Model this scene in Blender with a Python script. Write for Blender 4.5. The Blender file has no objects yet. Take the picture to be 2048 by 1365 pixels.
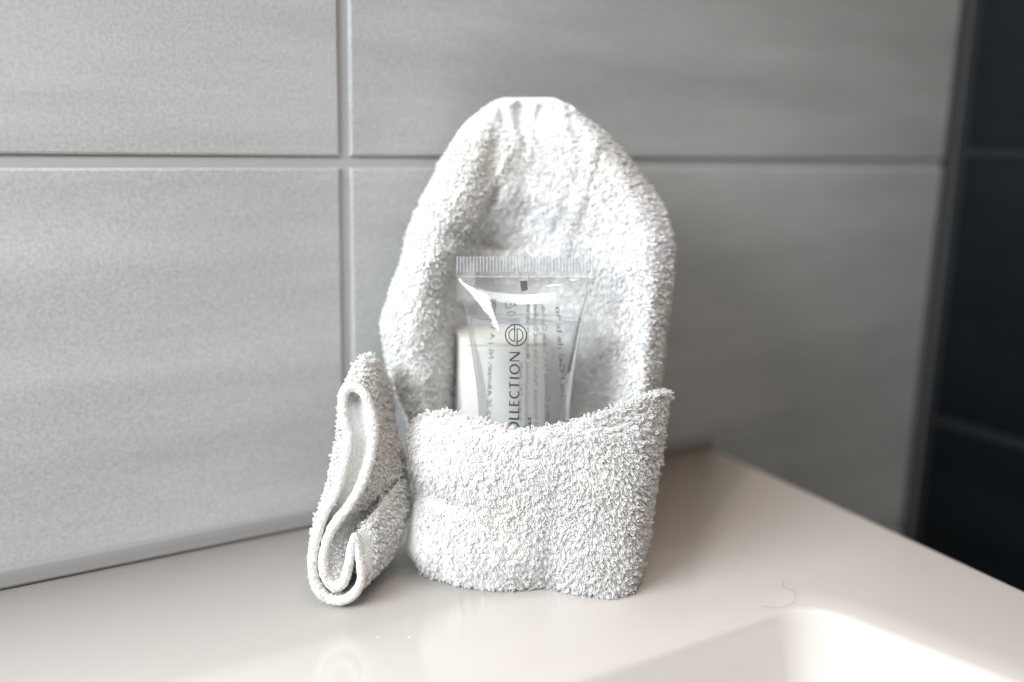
import bpy, math
import numpy as np
from mathutils import Vector, Matrix

SC = bpy.context.scene
COL = SC.collection
S = 0.29                                    # metres per layout unit (camera to tiled wall = 1 unit)
rng = np.random.default_rng(7)

# ------------------------------------------------------------------ camera
W, H, F = 2048.0, 1365.0, 1947.1
YAW, PITCH, ROLL, CZ = 0.5691, 0.2125, 0.0235, 0.4458
fw = np.array([math.sin(YAW) * math.cos(PITCH), math.cos(YAW) * math.cos(PITCH), -math.sin(PITCH)])
rt = np.array([math.cos(YAW), -math.sin(YAW), 0.0])
up = np.cross(rt, fw)
cR, sR = math.cos(ROLL), math.sin(ROLL)
rt, up = cR * rt + sR * up, -sR * rt + cR * up
R0 = np.array([math.cos(YAW), -math.sin(YAW), 0.0])     # level right
F0 = np.array([math.sin(YAW), math.cos(YAW), 0.0])      # level forward
CAM = np.array([0.0, -1.0, CZ])

cd = bpy.data.cameras.new('camera')
cam = bpy.data.objects.new('camera', cd)
COL.objects.link(cam)
m = Matrix.Identity(4)
for i in range(3):
    m[i][0], m[i][1], m[i][2], m[i][3] = rt[i], up[i], -fw[i], CAM[i] * S
cam.matrix_world = m
cd.sensor_width = 36.0
cd.lens = F / W * 36.0
cd.clip_start, cd.clip_end = 0.01, 50.0
cd.dof.use_dof = True
cd.dof.focus_distance = 0.925 * S
cd.dof.aperture_fstop = 4.1
SC.camera = cam

# ------------------------------------------------------------------ world and lamps
def L2W(X, Y, z):
    """level camera frame in metres (X right, Y forward, z above the basin) to world"""
    return np.array([0, -1.0 * S, 0]) + X * R0 + Y * F0 + np.array([0, 0, z])

wd = bpy.data.worlds.new('World')
SC.world = wd
wd.use_nodes = True
bg = wd.node_tree.nodes['Background']
bg.inputs[0].default_value = (1.0, 0.68, 0.42, 1)
bg.inputs[1].default_value = 0.165

def area(name, pos, target, sx, sy, power, color, shape='RECTANGLE', spread=180):
    ld = bpy.data.lights.new(name, 'AREA')
    ld.spread = math.radians(spread)
    ld.shape, ld.size, ld.size_y = shape, sx, sy
    ld.energy, ld.color = power, color
    o = bpy.data.objects.new(name, ld)
    COL.objects.link(o)
    o.location = pos
    d = Vector(target) - Vector(pos)
    o.rotation_euler = d.to_track_quat('-Z', 'Y').to_euler()
    return o

TGT = L2W(0.0, 0.29, 0.06)
area('window_light', L2W(-0.46, -0.17, 0.38), L2W(-0.10, 0.29, 0.07), 0.40, 0.25, 3.0, (0.865, 0.935, 1.0), spread=105)
area('soft_panel', L2W(-0.08, -0.28, 0.60), L2W(-0.11, 0.29, 0.08), 0.56, 0.16, 1.40, (0.93, 0.97, 1.0), spread=110)  # added soft panel: broad highlight on the tube shoulder, fill on the towel front
area('ceiling_lamp', L2W(0.15, 0.06, 1.35), TGT, 0.09, 0.09, 2.6, (1.0, 0.70, 0.44), 'DISK')

SC.view_settings.view_transform = 'Standard'
SC.view_settings.look = 'None'
SC.view_settings.exposure = 0.08
SC.view_settings.gamma = 1.0
SC.render.film_transparent = False
try:
    SC.cycles.use_denoising = True
    SC.cycles.max_bounces = 16
    SC.cycles.diffuse_bounces = 10
    SC.cycles.transparent_max_bounces = 16
    SC.cycles.transmission_bounces = 12
    SC.cycles.sample_clamp_indirect = 6.0
except Exception:
    pass

# ------------------------------------------------------------------ helpers
def ray(px, py):
    px, py = np.asarray(px, float), np.asarray(py, float)
    return fw + rt * ((px - W / 2) / F)[..., None] - up * ((py - H / 2) / F)[..., None]

def U(px, py, Y):
    """point (metres) seen at photo pixel px,py at level distance Y (units)"""
    d = ray(px, py)
    t = np.asarray(Y, float) / (d @ F0)
    return (CAM + d * t[..., None]) * S

def G(px, py, z=0.0):
    """point (metres) on the level z (units) seen at photo pixel px,py"""
    d = ray(px, py)
    t = (z - CZ) / d[..., 2]
    return (CAM + d * t[..., None]) * S

def levelY(p):
    """level distance in units of a world point in metres"""
    return (np.asarray(p) / S - CAM) @ F0

def levelX(p):
    return (np.asarray(p) / S - CAM) @ R0

def cr(P, n, closed=False, axis=0):
    """centripetal-ish Catmull-Rom through P along the first axis, n samples"""
    P = np.asarray(P, float)
    if axis:
        return np.swapaxes(cr(np.swapaxes(P, 0, axis), n, closed), 0, axis)
    k = len(P)
    t = np.linspace(0, k if closed else k - 1, n, endpoint=not closed)
    i = np.minimum(np.floor(t).astype(int), (k - 1) if closed else (k - 2))
    f = (t - i).reshape((-1,) + (1,) * (P.ndim - 1))
    if closed:
        a, b, c, d = P[(i - 1) % k], P[i % k], P[(i + 1) % k], P[(i + 2) % k]
    else:
        a, b, c, d = P[np.maximum(i - 1, 0)], P[i], P[i + 1], P[np.minimum(i + 2, k - 1)]
    return 0.5 * (2 * b + (c - a) * f + (2 * a - 5 * b + 4 * c - d) * f ** 2 + (3 * b - a - 3 * c + d) * f ** 3)

def fbm(p, scale, seed, octaves=4):
    r = np.random.default_rng(seed)
    out = np.zeros(p.shape[:-1])
    amp, s = 1.0, scale
    for _ in range(octaves):
        for _ in range(4):
            k = r.normal(size=3)
            k = k / np.linalg.norm(k) * s * r.uniform(0.7, 1.4)
            out += amp * np.sin(p @ k * 2 * math.pi + r.uniform(0, 6.28)) / 4
        amp *= 0.5
        s *= 2.0
    return out

def new_mesh(name, V, Fq, mat, parent=None, smooth=True, mats=None):
    me = bpy.data.meshes.new(name)
    V = np.asarray(V, np.float32).reshape(-1, 3)
    if isinstance(Fq, np.ndarray):
        n, k = Fq.shape
        me.vertices.add(len(V))
        me.vertices.foreach_set('co', V.ravel())
        me.loops.add(n * k)
        me.loops.foreach_set('vertex_index', Fq.astype(np.int32).ravel())
        me.polygons.add(n)
        me.polygons.foreach_set('loop_start', np.arange(0, n * k, k, dtype=np.int32))
        me.polygons.foreach_set('loop_total', np.full(n, k, np.int32))
        me.update(calc_edges=True)
    else:
        me.from_pydata([tuple(map(float, v)) for v in V], [], [tuple(f) for f in Fq])
    me.validate()
    if smooth:
        me.polygons.foreach_set('use_smooth', np.ones(len(me.polygons), bool))
    me.materials.append(mat)
    o = bpy.data.objects.new(name, me)
    COL.objects.link(o)
    if parent is not None:
        o.parent = parent
        o.matrix_parent_inverse = Matrix.Translation(-Vector(abs_loc(parent)))
    return o

def abs_loc(o):
    return tuple(o.get('_abs', (0, 0, 0)))

def thing(name, loc, label, cat, group=None, kind=None):
    o = bpy.data.objects.new(name, None)
    o.empty_display_size = 0.02
    COL.objects.link(o)
    o.location = tuple(map(float, loc))
    o['_abs'] = tuple(map(float, loc))
    tag(o, label, cat, group, kind)
    return o

def tag(o, label=None, cat=None, group=None, kind=None):
    if label: o['label'] = label
    if cat: o['category'] = cat
    if group: o['group'] = group
    if kind: o['kind'] = kind
    return o

def grid_faces(r, c, close_c=False, close_r=False):
    i = np.arange(r if close_r else r - 1)[:, None]
    j = np.arange(c if close_c else c - 1)[None, :]
    i2, j2 = (i + 1) % r, (j + 1) % c
    a, b, d, e = i * c + j, i * c + j2, i2 * c + j2, i2 * c + j
    return np.stack(np.broadcast_arrays(a, b, d, e), -1).reshape(-1, 4)

def grid_normals(P, close_c=False):
    if close_c:
        du = np.roll(P, -1, 1) - np.roll(P, 1, 1)
    else:
        du = np.gradient(P, axis=1)
    dv = np.gradient(P, axis=0)
    n = np.cross(du, dv)
    return n / (np.linalg.norm(n, axis=-1, keepdims=True) + 1e-12)

# ------------------------------------------------------------------ materials
def mat(name):
    ma = bpy.data.materials.new(name)
    ma.use_nodes = True
    nt = ma.node_tree
    return ma, nt, nt.nodes['Principled BSDF'], nt.nodes['Material Output']

def simple(name, color, rough=0.5, **kw):
    ma, nt, b, out = mat(name)
    b.inputs['Base Color'].default_value = (*color, 1)
    b.inputs['Roughness'].default_value = rough
    for k, v in kw.items():
        b.inputs[k.replace('_', ' ')].default_value = v
    return ma

def nd(nt, t, **kw):
    n = nt.nodes.new(t)
    for k, v in kw.items():
        setattr(n, k, v)
    return n

def noise(nt, scale, vec=None, detail=4, rough=0.55):
    n = nd(nt, 'ShaderNodeTexNoise')
    n.inputs['Scale'].default_value = scale
    n.inputs['Detail'].default_value = detail
    n.inputs['Roughness'].default_value = rough
    if vec is not None:
        nt.links.new(vec, n.inputs['Vector'])
    return n.outputs['Fac']

def ramp(nt, fac, stops):
    r = nd(nt, 'ShaderNodeValToRGB')
    cr_ = r.color_ramp
    while len(cr_.elements) < len(stops):
        cr_.elements.new(0.5)
    for e, (p, c) in zip(cr_.elements, stops):
        e.position = p
        e.color = (*c, 1)
    nt.links.new(fac, r.inputs[0])
    return r.outputs[0]

def mixc(nt, fac, a, b, mode='MIX'):
    mx = nd(nt, 'ShaderNodeMix', data_type='RGBA', blend_type=mode)
    for sock, v in ((mx.inputs[0], fac), (mx.inputs[6], a), (mx.inputs[7], b)):
        if isinstance(v, bpy.types.NodeSocket):
            nt.links.new(v, sock)
        elif isinstance(v, (int, float)):
            sock.default_value = v
        else:
            sock.default_value = (*v, 1)
    return mx.outputs[2]

def mapping(nt, scale, rnd=True):
    tc = nd(nt, 'ShaderNodeTexCoord')
    mp = nd(nt, 'ShaderNodeMapping')
    mp.inputs['Scale'].default_value = scale
    nt.links.new(tc.outputs['Object'], mp.inputs['Vector'])
    if rnd:
        oi = nd(nt, 'ShaderNodeObjectInfo')
        ml = nd(nt, 'ShaderNodeMath', operation='MULTIPLY')
        ml.inputs[1].default_value = 37.0
        nt.links.new(oi.outputs['Random'], ml.inputs[0])
        nt.links.new(ml.outputs[0], mp.inputs['Location'])
    return mp.outputs[0]

def bump(nt, b, h, strength, dist):
    bp = nd(nt, 'ShaderNodeBump')
    bp.inputs['Strength'].default_value = strength
    bp.inputs['Distance'].default_value = dist
    nt.links.new(h, bp.inputs['Height'])
    nt.links.new(bp.outputs[0], b.inputs['Normal'])

def tile_material(name, base, streak_amt, rough, spec_scale, axis, speck=0.09):
    ma, nt, b, out = mat(name)
    long = {'x': (0.11, 1, 1), 'y': (1, 0.16, 1)}[axis]
    st = noise(nt, 48, mapping(nt, long), 5, 0.58)          # brushed streaks along the tile
    cl = noise(nt, 14, mapping(nt, (0.5, 0.5, 1.0)), 4, 0.5)        # clouds
    sp = noise(nt, spec_scale, mapping(nt, (1, 1, 1)), 2, 0.6)
    base = np.array(base)
    lo, hi = base * (1 - streak_amt), np.minimum(base * (1 + streak_amt), 0.95)
    c1 = ramp(nt, st, [(0.28, lo), (0.72, hi)])
    c2 = mixc(nt, 0.8, c1, ramp(nt, cl, [(0.3, (0.80, 0.81, 0.81)), (0.7, (1, 1, 1))]), 'MULTIPLY')
    c3 = mixc(nt, 1.0, c2, ramp(nt, sp, [(0.25, (1 - speck * 2,) * 3), (0.75, (1, 1, 1))]), 'MULTIPLY')
    nt.links.new(c3, b.inputs['Base Color'])
    b.inputs['Roughness'].default_value = rough
    bump(nt, b, sp, 0.12, 0.0006)
    return ma

M_TILE = tile_material('grey_stone_tile', (0.458, 0.462, 0.452), 0.13, 0.46, 850, 'x', 0.12)
M_DARK = tile_material('slate_blue_tile', (0.0045, 0.0072, 0.0095), 0.35, 0.40, 700, 'y')
M_DARK.node_tree.nodes['Principled BSDF'].inputs['Specular IOR Level'].default_value = 0.22
M_GROUT = simple('pale_grout', (0.35, 0.35, 0.345), 0.9)
M_GROUT_D = simple('grey_grout', (0.018, 0.020, 0.022), 0.85, Specular_IOR_Level=0.2)
M_SEAL = simple('grey_sealant', (0.21, 0.205, 0.20), 0.6)

def basin_material():
    ma, nt, b, out = mat('white_ceramic')
    n = noise(nt, 9, mapping(nt, (1, 1, 1), False), 3)
    c = ramp(nt, n, [(0.3, (0.58, 0.542, 0.507)), (0.7, (0.605, 0.567, 0.532))])
    nt.links.new(c, b.inputs['Base Color'])
    rn = noise(nt, 60, mapping(nt, (1, 1, 1), False), 4, 0.7)
    mr = nd(nt, 'ShaderNodeMapRange')
    for k_, v_ in (('From Min', 0.3), ('From Max', 0.75), ('To Min', 0.11), ('To Max', 0.19)):
        mr.inputs[k_].default_value = v_
    nt.links.new(rn, mr.inputs['Value'])
    nt.links.new(mr.outputs[0], b.inputs['Roughness'])
    b.inputs['IOR'].default_value = 1.5
    return ma
M_BASIN = basin_material()

def cotton(name, col, bscale, bstr):
    ma, nt, b, out = mat(name)
    n = noise(nt, bscale, mapping(nt, (1, 1, 1), False), 3, 0.65)
    n2 = noise(nt, 45, mapping(nt, (1, 1, 1), False), 3, 0.5)
    c = ramp(nt, n2, [(0.3, (col[0], col[1] * 0.983, col[2] * 0.94)), (0.65, col)])
    nt.links.new(c, b.inputs['Base Color'])
    b.inputs['Roughness'].default_value = 1.0
    b.inputs['Specular IOR Level'].default_value = 0.15
    b.inputs['Sheen Weight'].default_value = 0.15
    bump(nt, b, n, bstr, 0.0014)
    return ma
M_CLOTH = cotton('white_cotton_weave', (0.86, 0.86, 0.865), 1400, 0.6)
M_LOOP = cotton('white_terry_yarn', (0.97, 0.97, 0.975), 2500, 0.15)
def add_translucency(ma, fac, col):
    nt = ma.node_tree
    b, out = nt.nodes['Principled BSDF'], nt.nodes['Material Output']
    tl = nd(nt, 'ShaderNodeBsdfTranslucent')
    tl.inputs[0].default_value = (*col, 1)
    mx = nd(nt, 'ShaderNodeMixShader')
    mx.inputs[0].default_value = fac
    nt.links.new(b.outputs[0], mx.inputs[1])
    nt.links.new(tl.outputs[0], mx.inputs[2])
    nt.links.new(mx.outputs[0], out.inputs['Surface'])
add_translucency(M_LOOP, 0.50, (0.97, 0.968, 0.965))
M_HEM = cotton('white_hem_cotton', (0.89, 0.89, 0.89), 1500, 0.9)

def card_material():
    ma, nt, b, out = mat('white_card')
    n = noise(nt, 300, mapping(nt, (1, 1, 1), False), 3)
    nt.links.new(ramp(nt, n, [(0.3, (0.76, 0.745, 0.70)), (0.7, (0.80, 0.785, 0.745))]), b.inputs['Base Color'])
    b.inputs['Roughness'].default_value = 0.6
    return ma
M_CARD = card_material()

def shell_material(name, tint, gloss_min, diffuse):
    """thin clear plastic film"""
    ma, nt, b, out = mat(name)
    nt.nodes.remove(b)
    tr = nd(nt, 'ShaderNodeBsdfTransparent')
    tr.inputs[0].default_value = (*tint, 1)
    gl = nd(nt, 'ShaderNodeBsdfGlossy')
    gl.inputs['Roughness'].default_value = 0.045
    fr = nd(nt, 'ShaderNodeFresnel')
    fr.inputs['IOR'].default_value = 1.36
    ad = nd(nt, 'ShaderNodeMath', operation='MULTIPLY_ADD', use_clamp=True)
    ad.inputs[1].default_value = 0.4
    ad.inputs[2].default_value = gloss_min
    nt.links.new(fr.outputs[0], ad.inputs[0])
    df = nd(nt, 'ShaderNodeBsdfDiffuse')
    df.inputs[0].default_value = (0.78, 0.81, 0.83, 1)
    m1 = nd(nt, 'ShaderNodeMixShader')
    m1.inputs[0].default_value = diffuse
    nt.links.new(tr.outputs[0], m1.inputs[1])
    nt.links.new(df.outputs[0], m1.inputs[2])
    m2 = nd(nt, 'ShaderNodeMixShader')
    nt.links.new(ad.outputs[0], m2.inputs[0])
    nt.links.new(m1.outputs[0], m2.inputs[1])
    nt.links.new(gl.outputs[0], m2.inputs[2])
    nt.links.new(m2.outputs[0], out.inputs['Surface'])
    return ma
M_SHELL = shell_material('clear_plastic_film', (0.97, 0.977, 0.98), 0.035, 0.04)
M_CRIMP = shell_material('pressed_clear_plastic', (0.96, 0.965, 0.97), 0.02, 0.06)
M_RIB = shell_material('ribbed_clear_plastic', (0.86, 0.87, 0.88), 0.12, 0.30)

def gel_material():
    ma, nt, b, out = mat('clear_gel')
    b.inputs['Base Color'].default_value = (0.93, 0.935, 0.92, 1)
    b.inputs['Transmission Weight'].default_value = 0.93
    b.inputs['Roughness'].default_value = 0.02
    b.inputs['IOR'].default_value = 1.025
    b.inputs['Specular IOR Level'].default_value = 0.5
    return ma
M_GEL = gel_material()
M_INK = simple('charcoal_print', (0.012, 0.013, 0.015), 0.7)
M_INKB = simple('slate_blue_print', (0.012, 0.026, 0.055), 0.6)
M_HAIR = simple('brown_hair', (0.20, 0.15, 0.11), 0.4)
M_LINT = simple('white_lint', (0.85, 0.83, 0.78), 0.9)

# ------------------------------------------------------------------ tiled walls
def tile_mesh(name, u0, u1, v0, v1, depth, bev, place, material, parent):
    """one slab: outline u,v; front at depth; rounded front edges (rings of a rounded rectangle)"""
    rings = []
    for ins, d in ((0, -0.02), (0, depth - bev), (bev * 0.3, depth - bev * 0.3), (bev, depth)):
        rings.append([(u0 + ins, v0 + ins, d), (u1 - ins, v0 + ins, d), (u1 - ins, v1 - ins, d), (u0 + ins, v1 - ins, d)])
    V = [place(*p) for r in rings for p in r]
    Fc = []
    for k in range(len(rings) - 1):
        for j in range(4):
            Fc.append((k * 4 + j, k * 4 + (j + 1) % 4, (k + 1) * 4 + (j + 1) % 4, (k + 1) * 4 + j))
    b = (len(rings) - 1) * 4
    Fc.append((b, b + 1, b + 2, b + 3))
    # own origin so that object-space textures stay metric
    return new_mesh(name, np.array(V), Fc, material, parent, smooth=False)

XC, XJ, HJ = 1.4954, 0.4205, 0.4088
TW, TH, GAP = XC - XJ, 0.64, 0.0125
def place_light(u, v, d):
    return (u * S, -d * S, v * S)
lw = new_mesh('tiled_wall', np.array([(x * S, 0.0045 * S, z * S) for x, z in ((-1.8, -1.3), (XC + 0.02, -1.3), (XC + 0.02, 2.2), (-1.8, 2.2))]),
              [(0, 1, 2, 3)], M_GROUT, smooth=False)
tag(lw, 'pale grey stone-look tiled wall behind the towel', 'wall', kind='structure')
for c in range(-2, 1):
    for r in range(-2, 2):
        x0 = XJ + c * TW + GAP / 2
        x1 = XJ + (c + 1) * TW - GAP / 2
        z0 = HJ + r * TH + GAP / 2
        z1 = HJ + (r + 1) * TH - GAP / 2
        if c == 0: x1 = XC - 0.016
        t = tile_mesh('tile', x0, x1, z0, z1, 0.0, 0.0026, place_light, M_TILE, lw)

cj = np.array([((XC - 0.02) * S, 0.0032 * S, -1.29 * S), ((XC + 0.010) * S, 0.0032 * S, -1.29 * S), ((XC + 0.010) * S, 0.0032 * S, 2.19 * S), ((XC - 0.02) * S, 0.0032 * S, 2.19 * S)])
new_mesh('corner_joint', cj, [(0, 1, 2, 3)], simple('dark_joint', (0.05, 0.05, 0.048), 0.8), lw, smooth=False)
# dark wall at right, square to the first
HD, TD = 0.43, 0.4593
def place_dark(u, v, d):
    return ((XC + 0.012 - d) * S, -u * S, v * S)
dw = new_mesh('dark_tiled_wall', np.array([((XC + 0.0175) * S, -y * S, z * S) for y, z in ((-0.02, -1.3), (1.6, -1.3), (1.6, 2.2), (-0.02, 2.2))]),
              [(0, 1, 2, 3)], M_GROUT_D, smooth=False)
tag(dw, 'dark slate-blue tiled wall at the right edge', 'wall', kind='structure')
for c in range(0, 2):
    for r in range(-3, 3):
        y0 = 0.018 + c * 1.0
        y1 = y0 + 1.0 - 0.014
        z0 = HD + r * TD + 0.008
        z1 = HD + (r + 1) * TD - 0.008
        tile_mesh('tile', y0, y1, z0, z1, 0.0, 0.003, place_dark, M_DARK, dw)

fl = new_mesh('floor', np.array([(x * S, y * S, -1.3 * S) for x, y in ((-4, -5), (1.8, -5), (1.8, 0.1), (-4, 0.1))]), [(0, 1, 2, 3)],
              simple('dark_floor', (0.05, 0.05, 0.05), 0.6), smooth=False)
tag(fl, 'dark floor below the basin', 'floor', kind='structure')

# ------------------------------------------------------------------ washbasin
def build_basin():
    # bowl outline (units), counter-clockwise from the right-back corner
    quad = [(0.735, -0.408), (-0.30, -0.408), (-0.30, -1.02), (0.86, -1.02)]
    rad = [0.060, 0.10, 0.10, 0.10]
    def rounded(q, rads, n=14):
        pts = []
        k = len(q)
        for i in range(k):
            p0, p1, p2 = map(np.array, (q[i - 1], q[i], q[(i + 1) % k]))
            a, b = (p0 - p1), (p2 - p1)
            a, b = a / np.linalg.norm(a), b / np.linalg.norm(b)
            ang = math.acos(np.clip(a @ b, -1, 1))
            L = rads[i] / math.tan(ang / 2)
            s, e = p1 + a * L, p1 + b * L
            cen = p1 + (a + b) / np.linalg.norm(a + b) * rads[i] / math.sin(ang / 2)
            a0 = math.atan2(*(s - cen)[::-1]); a1 = math.atan2(*(e - cen)[::-1])
            d = (a1 - a0 + math.pi) % (2 * math.pi) - math.pi
            for t in np.linspace(0, 1, n):
                pts.append(cen + rads[i] * np.array([math.cos(a0 + d * t), math.sin(a0 + d * t)]))
        return np.array(pts)
    loop = rounded(quad, rad)
    # densify the straights
    dense = []
    for i in range(len(loop)):
        a, b = loop[i], loop[(i + 1) % len(loop)]
        n = max(1, int(np.linalg.norm(b - a) / 0.04))
        for t in range(n):
            dense.append(a + (b - a) * t / n)
    loop = np.array(dense)
    nx = np.roll(loop, -1, 0) - np.roll(loop, 1, 0)
    nrm = np.stack([-nx[:, 1], nx[:, 0]], 1)
    nrm /= np.linalg.norm(nrm, axis=1, keepdims=True)
    if ((loop.mean(0) - loop) * nrm).sum() < 0: nrm = -nrm
    # outer edge of the slab, matched ray by ray from the bowl's centre
    outer = np.array([(0.989, -0.004), (-1.6, -0.004), (-1.6, -1.25), (0.882, -1.25)])
    cen = np.array([0.3, -0.7])
    def hit(p):
        d = p - cen
        best = 1e9
        for i in range(4):
            a, b = outer[i], outer[(i + 1) % 4]
            M = np.array([d, a - b]).T
            try: t, u = np.linalg.solve(M, a - cen)
            except np.linalg.LinAlgError: continue
            if t > 0 and -1e-9 <= u <= 1 + 1e-9: best = min(best, t)
        return cen + d * best
    angs = lambda q: math.atan2(q[1] - cen[1], q[0] - cen[0])
    # rays to the four corners are put in by moving the nearest hit
    out = np.array([hit(p) for p in loop])
    for c in outer:
        i = np.argmin(np.linalg.norm(out - c, axis=1))
        out[i] = c
    # rounded rim at the slab edge
    def inset(pts, d):
        res = pts.copy()
        o = outer + (outer.mean(0) - outer) * 0
        res[:, 1] = np.clip(res[:, 1], outer[2, 1] + d, outer[0, 1] - 0.0)
        xr_ = 0.989 + (res[:, 1] + 0.004) * (0.989 - 0.882) / 1.246
        res[:, 0] = np.minimum(res[:, 0], xr_ - d)
        res[:, 0] = np.maximum(res[:, 0], -1.6 + d)
        return res
    rings = [(out, -0.30), (out, -0.012), (inset(out, 0.0012), -0.0065), (inset(out, 0.0042), -0.0022), (inset(out, 0.0085), -0.0003), (inset(out, 0.012), 0.0)]
    prof = [(-0.034, 0.0), (-0.024, -0.0003), (-0.012, -0.0014), (-0.003, -0.0030), (0.001, -0.0040), (0.0032, -0.0056), (0.0050, -0.0088), (0.0075, -0.0155),
            (0.0150, -0.042), (0.026, -0.083), (0.042, -0.135), (0.052, -0.152), (0.072, -0.165), (0.14, -0.172), (0.20, -0.178)]
    for d, z in prof:
        rings.append((loop + nrm * d, z))
    for f in (0.5, 0.15):
        rings.append((cen + (loop + nrm * 0.20 - cen) * f, -0.185))
    P = np.array([np.c_[r, np.full(len(r), z)] for r, z in rings]) * S
    Fq = [tuple(f) for f in grid_faces(len(rings), len(loop), close_c=True)]
    n = len(loop)
    Fq.append(tuple(range((len(rings) - 1) * n, len(rings) * n)))
    return new_mesh('washbasin', P.reshape(-1, 3), Fq, M_BASIN)
basin = build_basin()
tag(basin, 'glossy white ceramic washbasin with a square recessed bowl, set against the grey tiles', 'washbasin')
# sealant bead along the wall
xs = np.linspace(-1.55, 0.99, 120)
prof = [(-0.0030, -0.002), (-0.0068, 0.0012), (-0.0062, 0.0040), (-0.0052, 0.0095), (-0.0042, 0.0165), (-0.0026, 0.0195), (0.0005, 0.0205)]
wob = 0.0004 * np.sin(xs * 9) + 0.0003 * np.sin(xs * 21 + 1)
P = np.array([[(x, y - w * 0.3, max(z + (w if z > 0.008 else 0), 0.0012)) for y, z in prof] for x, w in zip(xs, wob)]) * S
new_mesh('sealant_bead', P.reshape(-1, 3), grid_faces(len(xs), len(prof)), M_SEAL, basin)

# ------------------------------------------------------------------ towel
towel = thing('face_towel', L2W(0.0, 0.30, 0.0), 'white terry face towel folded upright with a hood, front pocket and rolled corner', 'towel')
INSET = 0.0009

def terry(parent, P, N, px, py, close_c, spacing, mask, L, lean, flow, seed, width=0.00036, rad=0.00017, K=8, name='terry_pile'):
    """little yarn loops rooted on a grid surface, each a real bent strand; joined as one part"""
    r = np.random.default_rng(seed)
    rows, cols = P.shape[:2]
    c2 = cols if close_c else cols - 1
    i, j = np.meshgrid(np.arange(rows - 1), np.arange(c2), indexing='ij')
    i, j = i.ravel(), j.ravel()
    j1 = (j + 1) % cols
    ar = np.linalg.norm(np.cross(P[i, j1] - P[i, j], P[i + 1, j] - P[i, j]), axis=1)
    n = int(ar.sum() / spacing ** 2 * 3.2)
    pick = r.choice(len(ar), n, p=ar / ar.sum())
    a, b = r.random(n)[:, None], r.random(n)[:, None]
    i, j, j1 = i[pick], j[pick], j1[pick]
    def lerp(A):
        A = A if A.ndim == 3 else A[..., None]
        return (A[i, j] * (1 - a) + A[i + 1, j] * a) * (1 - b) + (A[i, j1] * (1 - a) + A[i + 1, j1] * a) * b
    pos, nor = lerp(P), lerp(N)
    nor /= np.linalg.norm(nor, axis=1, keepdims=True)
    qx, qy = lerp(px)[:, 0], lerp(py)[:, 0]
    keep = mask(qx, qy, pos, nor) > r.random(n)
    pos, nor, qx, qy = pos[keep], nor[keep], qx[keep], qy[keep]
    cell = np.floor(pos / spacing + r.random(3)).astype(np.int64)
    _, idx = np.unique(cell @ np.array([1, 100003, 10000600009]), return_index=True)
    pos, nor, qx, qy = pos[idx], nor[idx], qx[idx], qy[idx]
    n = len(pos)
    fl = flow(qx, qy, pos, nor)
    fl = fl + 0.40 * r.normal(size=(n, 3)) + 0.35 * np.stack([fbm(pos, 90, seed + k, 2) for k in range(3)], 1)
    fl -= nor * (fl * nor).sum(1, keepdims=True)
    fl /= np.linalg.norm(fl, axis=1, keepdims=True) + 1e-9
    th = np.clip((lean(qx, qy) if callable(lean) else lean) + 0.28 * r.normal(size=n), 0.15, 1.45)[:, None]
    ax = nor * np.cos(th) + fl * np.sin(th)
    w0 = np.cross(ax, nor); w0 /= np.linalg.norm(w0, axis=1, keepdims=True) + 1e-9
    v0 = np.cross(ax, w0)
    ph = r.uniform(-0.9, 0.9, n)[:, None]
    wv = w0 * np.cos(ph) + v0 * np.sin(ph)
    bn = np.cross(ax, wv)
    Ln = ((L(qx, qy) if callable(L) else L) * r.uniform(0.75, 1.2, n))[:, None, None]
    Wd = (width * r.uniform(0.7, 1.35, n))[:, None, None]
    t = np.linspace(0, 1, K)
    A = np.sin(math.pi * t) ** 0.75
    B = np.sin(2 * math.pi * t) * (0.35 + 0.65 * np.sin(math.pi * t))
    tw = (r.uniform(-1.2, 1.2, n))[:, None]                      # the loop twists on itself
    ca, sa = np.cos(tw * A), np.sin(tw * A)
    wt = wv[:, None, :] * ca[..., None] + bn[:, None, :] * sa[..., None]
    curl = (r.normal(size=n) * 0.22)[:, None, None]
    C = pos[:, None, :] - nor[:, None, :] * 0.0003 + ax[:, None, :] * Ln * A[None, :, None] + wt * Wd * B[None, :, None] \
        + bn[:, None, :] * Ln * curl * (A ** 2)[None, :, None] - nor[:, None, :] * Ln * 0.16 * (A ** 2)[None, :, None]
    T = np.gradient(C, axis=1)
    T /= np.linalg.norm(T, axis=2, keepdims=True) + 1e-12
    m1 = np.cross(np.broadcast_to(bn[:, None, :], T.shape), T)
    m1 /= np.linalg.norm(m1, axis=2, keepdims=True) + 1e-9
    m2 = np.cross(T, m1)
    rr = (rad * r.uniform(0.85, 1.2, n))[:, None, None]
    ring = [C + rr * (math.cos(p) * m1 + math.sin(p) * m2) for p in (0, 2.094, 4.189)]
    V = np.stack(ring, 2)                                        # n,K,3,3
    k_, s_ = np.meshgrid(np.arange(K - 1), np.arange(3), indexing='ij')
    f = np.stack([k_ * 3 + s_, k_ * 3 + (s_ + 1) % 3, (k_ + 1) * 3 + (s_ + 1) % 3, (k_ + 1) * 3 + s_], -1).reshape(-1, 4)
    Fq = (np.arange(n)[:, None, None] * (K * 3) + f[None]).reshape(-1, 4)
    V = V.reshape(-1, 3)
    V[:, 2] = np.maximum(V[:, 2], 0.00012)
    o = new_mesh(name, V, Fq, M_LOOP, parent)
    o['kind'] = 'stuff'
    print(name, parent.name, n, 'loops')
    return o

def sub(name, P, Fq, material, parent_obj):
    o = new_mesh(name, P, Fq, material, towel)
    return o

def child_of(o):
    o['_abs'] = tuple(0.0 for _ in range(3))
    return o

def clampz(P, z=0.0006):
    P[..., 2] = np.maximum(P[..., 2], z)
    return P

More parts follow.
